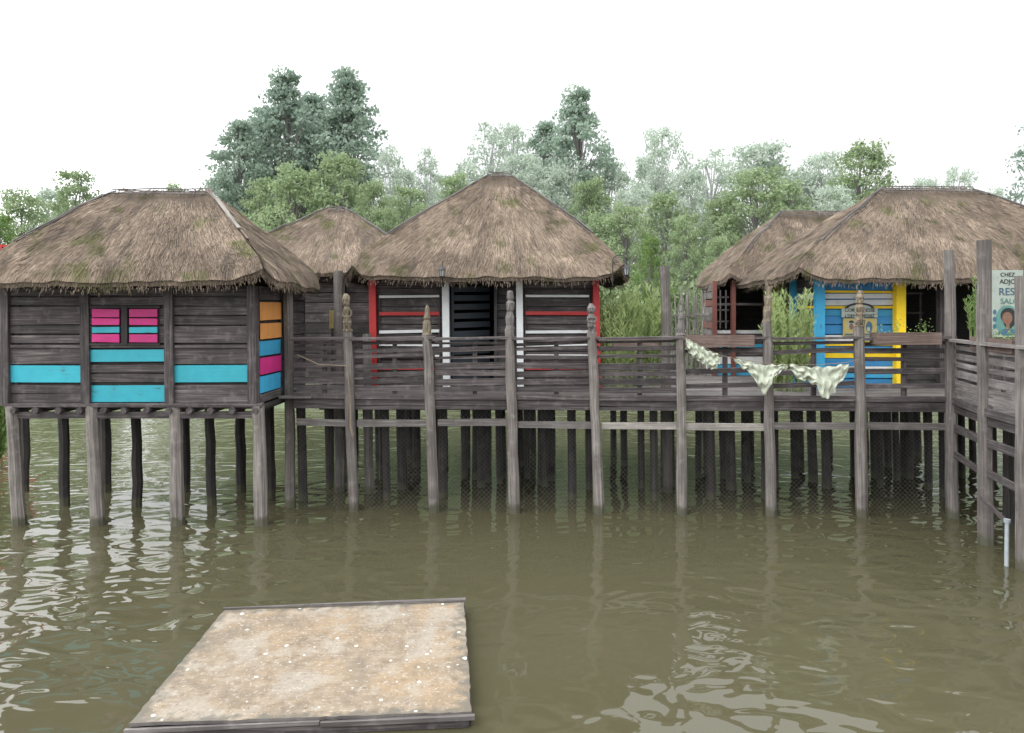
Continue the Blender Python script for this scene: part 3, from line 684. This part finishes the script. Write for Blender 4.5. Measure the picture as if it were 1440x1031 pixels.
tallplant('climbing_plant',X(1372,13.3),13.3,3.2,1.25,.35,16,'leafy climbing plant beside the hut opening',lf=.09)
tallplant('reed_clump',-12.35,16.0,.0,3.0,1.0,60,'green reeds growing at the water edge',L_NEAR,.18)
# laundry
def cloth(p0,p1,outline,label,seed,gather=.12,sag=.06):
    random.seed(seed); mb=MB(); nu,nv=48,22; vs=[];uv=[]
    p0=Vector(p0);p1=Vector(p1); W=(p1-p0).length
    for j in range(nv+1):
        for i in range(nu+1):
            u=i/nu;v=j/nv; top=p0.lerp(p1,u)-Vector((0,0,sag*math.sin(math.pi*u)+.012*math.sin(u*31+seed)))
            k=u*(len(outline)-1);a=int(min(k,len(outline)-2));fr=k-a; L=outline[a]+(outline[a+1]-outline[a])*fr+.02*math.sin(u*47+seed*3)
            nz=noise.noise(Vector((u*5+seed,v*2.5,0))); nz2=noise.noise(Vector((u*13+seed,v*4,2)))
            y=.08*nz*v+.05*nz2+.018*math.sin(u*55+nz*6)*(.4+v)
            vs.append((top.x+.04*nz2*v+(.5-u)*gather*v*W,top.y+y-.03,top.z-L*v+.02*nz)); uv.append((u,v))
    mb.add(vs,[(j*(nu+1)+i,j*(nu+1)+i+1,(j+1)*(nu+1)+i+1,(j+1)*(nu+1)+i) for j in range(nv) for i in range(nu)],0,.5,uv)
    fin(mb,'hanging_cloth',[CLOTH],None,label,'cloth','cloths hanging on the line',smooth=True)
CLOTH,nt,b,o=new_mat('lace_cloth')
p=posnoise(nt,38,3);q=posnoise(nt,5,3)
c=mixc(nt,ramp(nt,p,[(.45,0.),(.58,.5)]),(.48,.51,.42),(.31,.36,.27)); c=mixc(nt,ramp(nt,q,[(.45,0.),(.65,.4)]),c,(.34,.36,.28))
nt.links.new(c,b.inputs['Base Color']); b.inputs['Roughness'].default_value=.9
yl=12.12
cloth((X(964,yl),yl,Z(474,yl)),(X(1011,yl),yl,Z(499,yl)),[.22,.26,.26,.28,.32,.30,.16],'pale green lace cloth draped on the railing',1,.0,.03)
cloth((X(1031,yl),yl,Z(503,yl)),(X(1107,yl),yl,Z(512,yl)),[.04,.12,.16,.2,.30,.46,.52,.30,.16,.14,.06],'pale lace cloth hanging from the line',2,.03)
cloth((X(1110,yl),yl,Z(512,yl)),(X(1192,yl),yl,Z(511,yl)),[.10,.22,.26,.26,.34,.54,.56,.44,.28,.08],'pale lace cloth hanging from the line',3,.0)
mb=MB(); mb.tube([(X(x,yl),yl,Z(y,yl)) for x,y in((958,472),(985,486),(1010,499),(1033,504),(1070,510),(1108,513),(1150,513),(1190,510),(1209,505))],[.006]*9,0,.5,4)
fin(mb,'clothes_line',[ROPE],None,'thin rope line strung between carved posts','rope')
mb=MB(); mb.tube([(X(420,12.6),12.5,Z(498,12.6)),(X(450,12.6),12.5,Z(512,12.6)),(X(489,12.6),12.5,Z(514,12.6)),(X(493,12.5),12.52,Z(560,12.5)),(X(493,12.5),12.5,Z(600,12.5)),(X(496,12.5),12.5,Z(615,12.5))],[.008,.008,.008,.008,.02,.012],0,.2,5)
fin(mb,'mooring_rope',[ROPE],None,'old rope tied around a walkway post','rope')
# ============================================================ RAFT
random.seed(5)
rf=empty('raft',(-1.9,7.1,0),'floating plywood raft spotted with bird droppings','raft')
c=[(-3.42,8.11),(-.59,8.36),(-.36,6.05),(-3.29,5.87)]
RT,nt,b,o=new_mat('raft_plywood')
p=posnoise(nt,1.5,7);p2=posnoise(nt,9,8);p3=posnoise(nt,34,4);pe=posnoise(nt,2.4,9);g=N(nt,'ShaderNodeNewGeometry')
mpx=N(nt,'ShaderNodeMapping'); mpx.inputs['Scale'].default_value=(3,40,1); nt.links.new(g.outputs['Position'],mpx.inputs[0]); gr=N(nt,'ShaderNodeTexNoise'); gr.inputs['Scale'].default_value=1; gr.inputs['Detail'].default_value=4; nt.links.new(mpx.outputs[0],gr.inputs['Vector'])
cc=ramp(nt,p2,[(.3,(.165,.125,.085)),(.5,(.225,.178,.125)),(.7,(.275,.225,.168))])
cc=mixc(nt,ramp(nt,gr.outputs[0],[(.4,.4),(.6,0.)]),cc,(.15,.115,.08))
cc=mixc(nt,ramp(nt,p,[(.48,0.),(.60,.5)]),cc,(.27,.19,.11))
cc=mixc(nt,ramp(nt,pe,[(.5,0.),(.60,.5)]),cc,(.29,.27,.23))
cc=mixc(nt,ramp(nt,pe,[(.34,.6),(.46,0.)]),cc,(.14,.115,.085))
cc=mixc(nt,ramp(nt,p3,[(.60,0.),(.66,.5)]),cc,(.40,.38,.34))
cc=mixc(nt,ramp(nt,p3,[(.32,.6),(.38,0.)]),cc,(.09,.075,.055))
uvn=N(nt,'ShaderNodeUVMap'); sx=N(nt,'ShaderNodeSeparateXYZ'); nt.links.new(uvn.outputs[0],sx.inputs[0])
ed=math_(nt,'MINIMUM',math_(nt,'MINIMUM',sx.outputs[0],math_(nt,'SUBTRACT',1.,sx.outputs[0])),math_(nt,'MINIMUM',sx.outputs[1],math_(nt,'SUBTRACT',1.,sx.outputs[1])))
edn=math_(nt,'ADD',ed,math_(nt,'MULTIPLY',math_(nt,'SUBTRACT',p2,.5),.2))
cc=mixc(nt,ramp(nt,edn,[(0.0,.85),(.045,0.)]),cc,(.11,.10,.08))
vo=N(nt,'ShaderNodeTexVoronoi'); vo.inputs['Scale'].default_value=5.5; nt.links.new(g.outputs['Position'],vo.inputs['Vector'])
dd=math_(nt,'ADD',vo.outputs[0],math_(nt,'MULTIPLY',p2,.45))
cc=mixc(nt,ramp(nt,dd,[(.30,.9),(.325,0.)]),cc,(.55,.55,.52))
nt.links.new(cc,b.inputs['Base Color']); b.inputs['Roughness'].default_value=.85; bump(nt,b,p2,.35,.008)
mb=MB(); nx,ny=44,34; zt_=.135; vs=[];uv=[]
for j in range(ny+1):
    for i in range(nx+1):
        u=i/nx;v=j/ny; pa=Vector(c[0]).lerp(Vector(c[1]),u);pb=Vector(c[3]).lerp(Vector(c[2]),u);pp=pa.lerp(pb,v)
        e=.009 if (i in(0,nx) or j in(0,ny)) else 0
        vs.append((pp.x+U(-e,e),pp.y+U(-e,e),zt_+.008*noise.noise(Vector((pp.x,pp.y,0))*1.1))); uv.append((u,v))
n=nx+1
fs=[(j*n+i,(j+1)*n+i,(j+1)*n+i+1,j*n+i+1) for j in range(ny) for i in range(nx)]
mb.add(vs,fs,0,.5,uv)
ring=[i for i in range(n)]+[j*n+nx for j in range(1,ny+1)]+[ny*n+i for i in range(nx-1,-1,-1)]+[j*n for j in range(ny-1,0,-1)]
for a,b_ in zip(ring,ring[1:]+ring[:1]):
    A,B=Vector(vs[a]),Vector(vs[b_]); mb.add([A,B,B-Vector((0,0,.03)),A-Vector((0,0,.03))],[(0,1,2,3)],1,.5,[(0,0),(.1,0),(.1,.1),(0,.1)])
fin(mb,'platform',[RT,W_DECK],rf)
mb=MB(); cv=[Vector((x,y,.045)) for x,y in c]; ctr=sum(cv,Vector())/4
cv=[ctr+(q-ctr)*.985 for q in cv]
for i in range(4):
    a,b_=cv[i],cv[(i+1)%4]; mb.beam(a,b_,.07,.09,0,.5,jit=.008)
fin(mb,'frame',[W_DARK],rf)
mb=MB(); a,b_=Vector((*c[0],.15)),Vector((*c[1],.15)); m_=a.lerp(b_,.35)+Vector((0,.012,.006)); mb.beam(a+Vector((-.02,.01,0)),m_,.03,.022,0,.2,jit=.006); mb.beam(m_,b_+Vector((.02,.01,0)),.04,.03,0,.4,jit=.006); fin(mb,'edge_batten',[W_DECK],rf)
mb=MB(); a,b_=Vector((*c[3],.09)),Vector((*c[2],.095)); m_=a.lerp(b_,.55); mb.beam(a+Vector((-.03,-.02,0)),m_+Vector((0,-.022,.004)),.035,.035,0,.6,jit=.007); mb.beam(m_+Vector((.01,-.02,0)),b_+Vector((.03,-.02,.008)),.035,.04,0,.4,jit=.007); fin(mb,'edge_batten',[W_DECK],rf)
# ============================================================ WATER & GROUND
WA,nt,b,o=new_mat('pond_water')
g=N(nt,'ShaderNodeNewGeometry')
def wn(sc,sx,sy,det,dist=0,rot=.25):
    mp=N(nt,'ShaderNodeMapping'); mp.inputs['Scale'].default_value=(sx,sy,1); mp.inputs['Rotation'].default_value=(0,0,rot); nt.links.new(g.outputs['Position'],mp.inputs[0])
    n_=N(nt,'ShaderNodeTexNoise'); n_.inputs['Scale'].default_value=sc; n_.inputs['Detail'].default_value=det; n_.inputs['Distortion'].default_value=dist; n_.inputs['Roughness'].default_value=.35
    nt.links.new(mp.outputs[0],n_.inputs['Vector']); return n_.outputs[0]
def rings(x,y,sc):
    mp=N(nt,'ShaderNodeMapping'); mp.inputs['Location'].default_value=(-x,-y,0); nt.links.new(g.outputs['Position'],mp.inputs[0])
    w=N(nt,'ShaderNodeTexWave'); w.wave_type='RINGS'; w.rings_direction='Z'; w.inputs['Scale'].default_value=sc; w.inputs['Distortion'].default_value=2.5; w.inputs['Detail'].default_value=1; w.inputs['Detail Scale'].default_value=.6
    nt.links.new(mp.outputs[0],w.inputs['Vector']); return w.outputs['Fac']
a1=wn(1.15,.7,1.2,0,.6,.1); a2=wn(2.3,.75,1.25,0,1.2,-.15); a3=wn(6,.8,1.4,0,.5)
sp=N(nt,'ShaderNodeSeparateXYZ'); nt.links.new(g.outputs['Position'],sp.inputs[0])
side=math_(nt,'ADD',math_(nt,'ABSOLUTE',math_(nt,'ADD',sp.outputs[0],-.6)),math_(nt,'MULTIPLY',wn(.35,1,1,1,0),3.2))
amp=ramp(nt,math_(nt,'MULTIPLY',side,.1),[(.22,.26),(.62,.95)])
hgt=math_(nt,'ADD',math_(nt,'MULTIPLY',math_(nt,'MULTIPLY',a1,.7),amp),math_(nt,'MULTIPLY',math_(nt,'MULTIPLY',a2,.36),amp))
hgt=math_(nt,'ADD',hgt,math_(nt,'MULTIPLY',math_(nt,'MULTIPLY',a3,.012),amp))
hgt=math_(nt,'ADD',hgt,math_(nt,'MULTIPLY',rings(2.2,7.6,1.0),.02))
bp=N(nt,'ShaderNodeBump'); bp.inputs['Strength'].default_value=1; bp.inputs['Distance'].default_value=.075
nt.links.new(hgt,bp.inputs['Height']); nt.links.new(bp.outputs[0],b.inputs['Normal'])
mu=posnoise(nt,.35,3); nt.links.new(mixc(nt,mu,(.058,.054,.030),(.075,.070,.041)),b.inputs['Base Color'])
b.inputs['Roughness'].default_value=.015; b.inputs['IOR'].default_value=1.40
mb=MB(); mb.add([(-300,-30,0),(300,-30,0),(300,27,0),(-300,27,0)],[(0,1,2,3)]); fin(mb,'water',[WA],kind='structure',origin=(0,0,0))
GR,nt,b,o=new_mat('grassy_ground'); p=posnoise(nt,1.2,6)
nt.links.new(ramp(nt,p,[(.35,(.09,.12,.06)),(.65,(.17,.21,.12))]),b.inputs['Base Color']); b.inputs['Roughness'].default_value=.95
mb=MB(); vs=[];nx=60;ysg=[24.5,26.5,27.5,29,32,40,60,120,400,900]; zs=[-.6,-.05,.35,.5,.6,.7,.8,1,1,1]
for j,y in enumerate(ysg):
    for i in range(nx+1):
        x=-500+1000*i/nx; vs.append((x,y+(.8*math.sin(x*.11) if j<4 else 0),zs[j]+(U(-.06,.06) if j>1 else 0)))
mb.add(vs,[(j*(nx+1)+i,j*(nx+1)+i+1,(j+1)*(nx+1)+i+1,(j+1)*(nx+1)+i) for j in range(len(ysg)-1) for i in range(nx)]); fin(mb,'ground',[GR],kind='structure',smooth=True,origin=(0,0,0))
# ============================================================ TREES
def treemesh(kind,seed):
    random.seed(seed)
    tr=MB(); cr=MB(); Ht=10.
    prof={'layered':lambda h:(1-h)**.38*(.72+.3*math.sin(h*17+seed)) ,'broad':lambda h:math.sqrt(max(.03,1-((h-.48)/.53)**2))*(.85+.15*math.sin(h*14+seed)),'wispy':lambda h:.6*math.sqrt(max(.02,1-((h-.5)/.52)**2)),'column':lambda h:(.5+.45*math.sin(min(1,h*1.05)*math.pi))*(.95 if h<.9 else .75)}[kind]
    Rm=2.6
    h0={'layered':.12,'broad':.10,'wispy':.15,'column':.1}[kind]
    ncl={'layered':150,'broad':130,'wispy':95,'column':100}[kind]
    nl={'layered':92,'broad':98,'wispy':52,'column':92}[kind]
    bend=[Vector((U(-.2,.2)*k/8,U(-.2,.2)*k/8,Ht*.96*k/8)) for k in range(9)]
    tr.tube(bend,[.14*(1-k/9)+.02 for k in range(9)],0,.4,7)
    lobes=[U(0,6.28) for _ in range(3)]
    for i in range(ncl):
        h=h0+(1-h0)*(i+R())/ncl; h=min(h,.985)
        a=i*2.39996+U(-.5,.5); lob=1+.22*math.sin(2*a+lobes[0]+h*5)+.12*math.sin(3*a+lobes[1]-h*9)
        r=Rm*prof(h)*lob*(.3+.7*math.sqrt(R()))*U(.85,1.1)
        c=Vector((r*math.cos(a),r*math.sin(a),Ht*h+U(-.2,.2)))
        k=h*8; b0=bend[min(8,max(0,int(k-1)))]
        mid=b0.lerp(c,.55)+Vector((0,0,-.12 if kind!='layered' else .1))
        if R()<.75 or kind=='wispy': tr.tube([b0,mid,c],[.035,.022,.008],0,.4,4)
        cs=U(.45,.95)*(.8 if kind=='wispy' else 1)*(1-.3*h); fl={'layered':.4,'broad':.65,'wispy':.8,'column':.7}[kind]
        bs=U(.0,.5)
        for _ in range(int(nl*U(.6,1.3))):
            d=Vector((random.gauss(0,1),random.gauss(0,1),random.gauss(0,1))).normalized()*(R()**.4)*U(.8,1.2)
            q=c+Vector((d.x*cs,d.y*cs,d.z*cs*fl - (.15*(d.x*d.x+d.y*d.y)*cs if kind=='layered' else 0)))
            s=U(.05,.11); n1=Vector((U(-1,1),U(-1,1),U(-1,1))).normalized(); n2=n1.cross(Vector((U(-1,1),U(-1,1),U(-1,1)))).normalized()
            cr.add([q-n1*s,q-n2*s*.6,q+n1*s,q+n2*s*.6],[(0,1,2,3)],0,min(1,max(0,bs*.6+U(.05,.32))))
    return tr,cr
VAR={}
def variant(kind,k,lm,bm):
    key=(kind,k,lm.name)
    if key not in VAR:
        if (kind,k) not in VAR: VAR[(kind,k)]=treemesh(kind,k*13+len(kind))
        tr,cr=VAR[(kind,k)]
        t=fin(tr,'trunk',[bm],origin=(0,0,0)); c_=fin(cr,'crown',[lm],origin=(0,0,0))
        VAR[key]=(t.data,c_.data); bpy.data.objects.remove(t); bpy.data.objects.remove(c_)
    return VAR[key]
LAB={'layered':'tall dark green conifer with layered irregular crown','broad':'leafy broad-crowned deciduous tree','wispy':'thin sparse tree with airy foliage','column':'narrow upright dark green tree'}
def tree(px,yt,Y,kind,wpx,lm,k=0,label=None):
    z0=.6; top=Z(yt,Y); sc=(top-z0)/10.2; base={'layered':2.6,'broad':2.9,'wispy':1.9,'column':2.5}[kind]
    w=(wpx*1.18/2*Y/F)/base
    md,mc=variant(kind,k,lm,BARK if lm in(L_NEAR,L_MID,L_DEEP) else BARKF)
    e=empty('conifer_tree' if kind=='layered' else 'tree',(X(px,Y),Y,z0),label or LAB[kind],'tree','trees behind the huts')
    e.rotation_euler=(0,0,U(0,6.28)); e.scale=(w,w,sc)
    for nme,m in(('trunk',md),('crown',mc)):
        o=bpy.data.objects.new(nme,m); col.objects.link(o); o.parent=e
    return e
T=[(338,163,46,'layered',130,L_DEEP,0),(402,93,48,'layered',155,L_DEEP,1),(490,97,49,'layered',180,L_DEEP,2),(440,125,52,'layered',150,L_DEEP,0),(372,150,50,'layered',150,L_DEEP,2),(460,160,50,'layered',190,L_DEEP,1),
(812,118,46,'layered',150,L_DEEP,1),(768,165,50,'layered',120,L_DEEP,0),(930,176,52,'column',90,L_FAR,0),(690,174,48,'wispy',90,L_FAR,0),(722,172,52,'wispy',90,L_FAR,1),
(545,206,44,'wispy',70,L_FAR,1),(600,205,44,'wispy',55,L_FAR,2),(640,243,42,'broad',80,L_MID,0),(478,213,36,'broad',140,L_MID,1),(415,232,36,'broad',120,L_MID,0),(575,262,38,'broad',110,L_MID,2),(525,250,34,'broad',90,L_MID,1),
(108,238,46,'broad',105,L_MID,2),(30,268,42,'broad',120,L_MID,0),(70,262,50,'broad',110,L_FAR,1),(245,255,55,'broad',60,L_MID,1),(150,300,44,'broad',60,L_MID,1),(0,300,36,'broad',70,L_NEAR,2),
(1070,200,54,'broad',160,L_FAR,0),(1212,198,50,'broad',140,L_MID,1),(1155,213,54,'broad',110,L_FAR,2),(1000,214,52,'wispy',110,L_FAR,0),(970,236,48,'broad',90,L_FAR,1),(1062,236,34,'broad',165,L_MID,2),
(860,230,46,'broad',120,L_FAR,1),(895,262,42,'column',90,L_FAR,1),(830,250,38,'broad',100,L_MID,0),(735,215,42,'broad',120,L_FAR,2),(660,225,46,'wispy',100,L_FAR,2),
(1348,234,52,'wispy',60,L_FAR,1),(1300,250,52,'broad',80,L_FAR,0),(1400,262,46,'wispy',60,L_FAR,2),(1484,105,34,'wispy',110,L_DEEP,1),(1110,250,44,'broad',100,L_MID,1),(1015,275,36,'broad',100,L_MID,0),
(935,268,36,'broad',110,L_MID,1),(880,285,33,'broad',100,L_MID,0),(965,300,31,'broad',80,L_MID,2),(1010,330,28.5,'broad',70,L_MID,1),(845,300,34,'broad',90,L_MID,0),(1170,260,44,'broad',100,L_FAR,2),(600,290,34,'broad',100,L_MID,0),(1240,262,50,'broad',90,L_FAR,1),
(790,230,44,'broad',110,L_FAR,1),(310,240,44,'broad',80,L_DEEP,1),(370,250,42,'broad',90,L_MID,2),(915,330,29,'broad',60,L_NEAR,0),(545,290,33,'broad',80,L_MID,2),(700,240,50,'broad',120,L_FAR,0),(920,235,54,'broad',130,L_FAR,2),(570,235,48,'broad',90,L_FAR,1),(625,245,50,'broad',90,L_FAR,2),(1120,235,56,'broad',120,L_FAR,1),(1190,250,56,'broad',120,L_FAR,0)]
random.seed(3)
for i,t in enumerate(T): tree(*t)
random.seed(9); mb=MB()
for _ in range(30000):
    x=U(-32,34); y=U(28,34); top=3.4+2.0*noise.noise(Vector((x*.35,y*.3,0)))+1.2*noise.noise(Vector((x*1.1,y,3)))+(y-28)*.4
    z=.4+(top)*R()**.7; s=U(.07,.16); q=Vector((x,y,z)); n1=Vector((U(-1,1),U(-1,1),U(-1,1))).normalized(); n2=n1.cross(Vector((U(-1,1),U(-1,1),U(-1,1)))).normalized()
    mb.add([q-n1*s,q-n2*s*.6,q+n1*s,q+n2*s*.6],[(0,1,2,3)],0,min(1,max(0,.3+.5*noise.noise(q*.8)+U(-.1,.25))))
fin(mb,'undergrowth',[L_MID],kind='stuff',label='dense shrubs along the bank')
mb=MB(); Yg=20.
for y in(346,363): mb.beam((X(-60,Yg),Yg,Z(y,Yg)),(X(46,Yg),Yg,Z(y,Yg)),.06,.07,0,.5)
for px in(2,38,-40): mb.beam((X(px,Yg),Yg,-.5),(X(px,Yg),Yg,Z(344,Yg)),.08,.08,0,.5)
fin(mb,'red_frame',[P_RED],None,'red painted metal frame behind the hut','frame')
# ============================================================ LIGHT, WORLD, CAMERA
w=bpy.data.worlds.new("World"); scene.world=w; w.use_nodes=True; nt=w.node_tree; nt.nodes.clear()
out=nt.nodes.new('ShaderNodeOutputWorld'); bg=nt.nodes.new('ShaderNodeBackground'); nt.links.new(bg.outputs[0],out.inputs[0])
sky=nt.nodes.new('ShaderNodeTexSky'); sky.sky_type='NISHITA'; sky.sun_disc=False; sky.sun_elevation=math.radians(50); sky.sun_rotation=math.radians(210); sky.dust_density=6; sky.air_density=1.5
tc=nt.nodes.new('ShaderNodeTexCoord'); sp=nt.nodes.new('ShaderNodeSeparateXYZ'); nt.links.new(tc.outputs['Generated'],sp.inputs[0])
cl=ramp(nt,sp.outputs[2],[(0.,(11.,11.1,11.3)),(.30,(13.,13.2,13.5)),(.62,(25.,25.3,25.8)),(1.,(30.,30.3,30.8))])
lf=ramp(nt,math_(nt,'MULTIPLY',sp.outputs[0],-1.),[(.22,1.),(.62,2.2)])
cl=mixc(nt,1.,cl,lf,'MULTIPLY')
c=mixc(nt,.95,sky.outputs[0],cl)
nt.links.new(c,bg.inputs[0]); bg.inputs[1].default_value=.1
sd=bpy.data.lights.new('sun','SUN'); sd.energy=.8; sd.angle=math.radians(25); sd.color=(1,.97,.92)
so=bpy.data.objects.new('sun',sd); col.objects.link(so); so.rotation_euler=(math.radians(40),0,math.radians(-30))
cam=bpy.data.cameras.new('camera'); cam.lens=24; cam.sensor_width=36; cam.shift_y=-75.5/1440; cam.clip_end=2000
co=bpy.data.objects.new('camera',cam); col.objects.link(co); co.location=(0,0,H); co.rotation_euler=(math.pi/2,0,0); scene.camera=co
scene.view_settings.view_transform='Standard'; scene.view_settings.look='None'; scene.view_settings.exposure=0
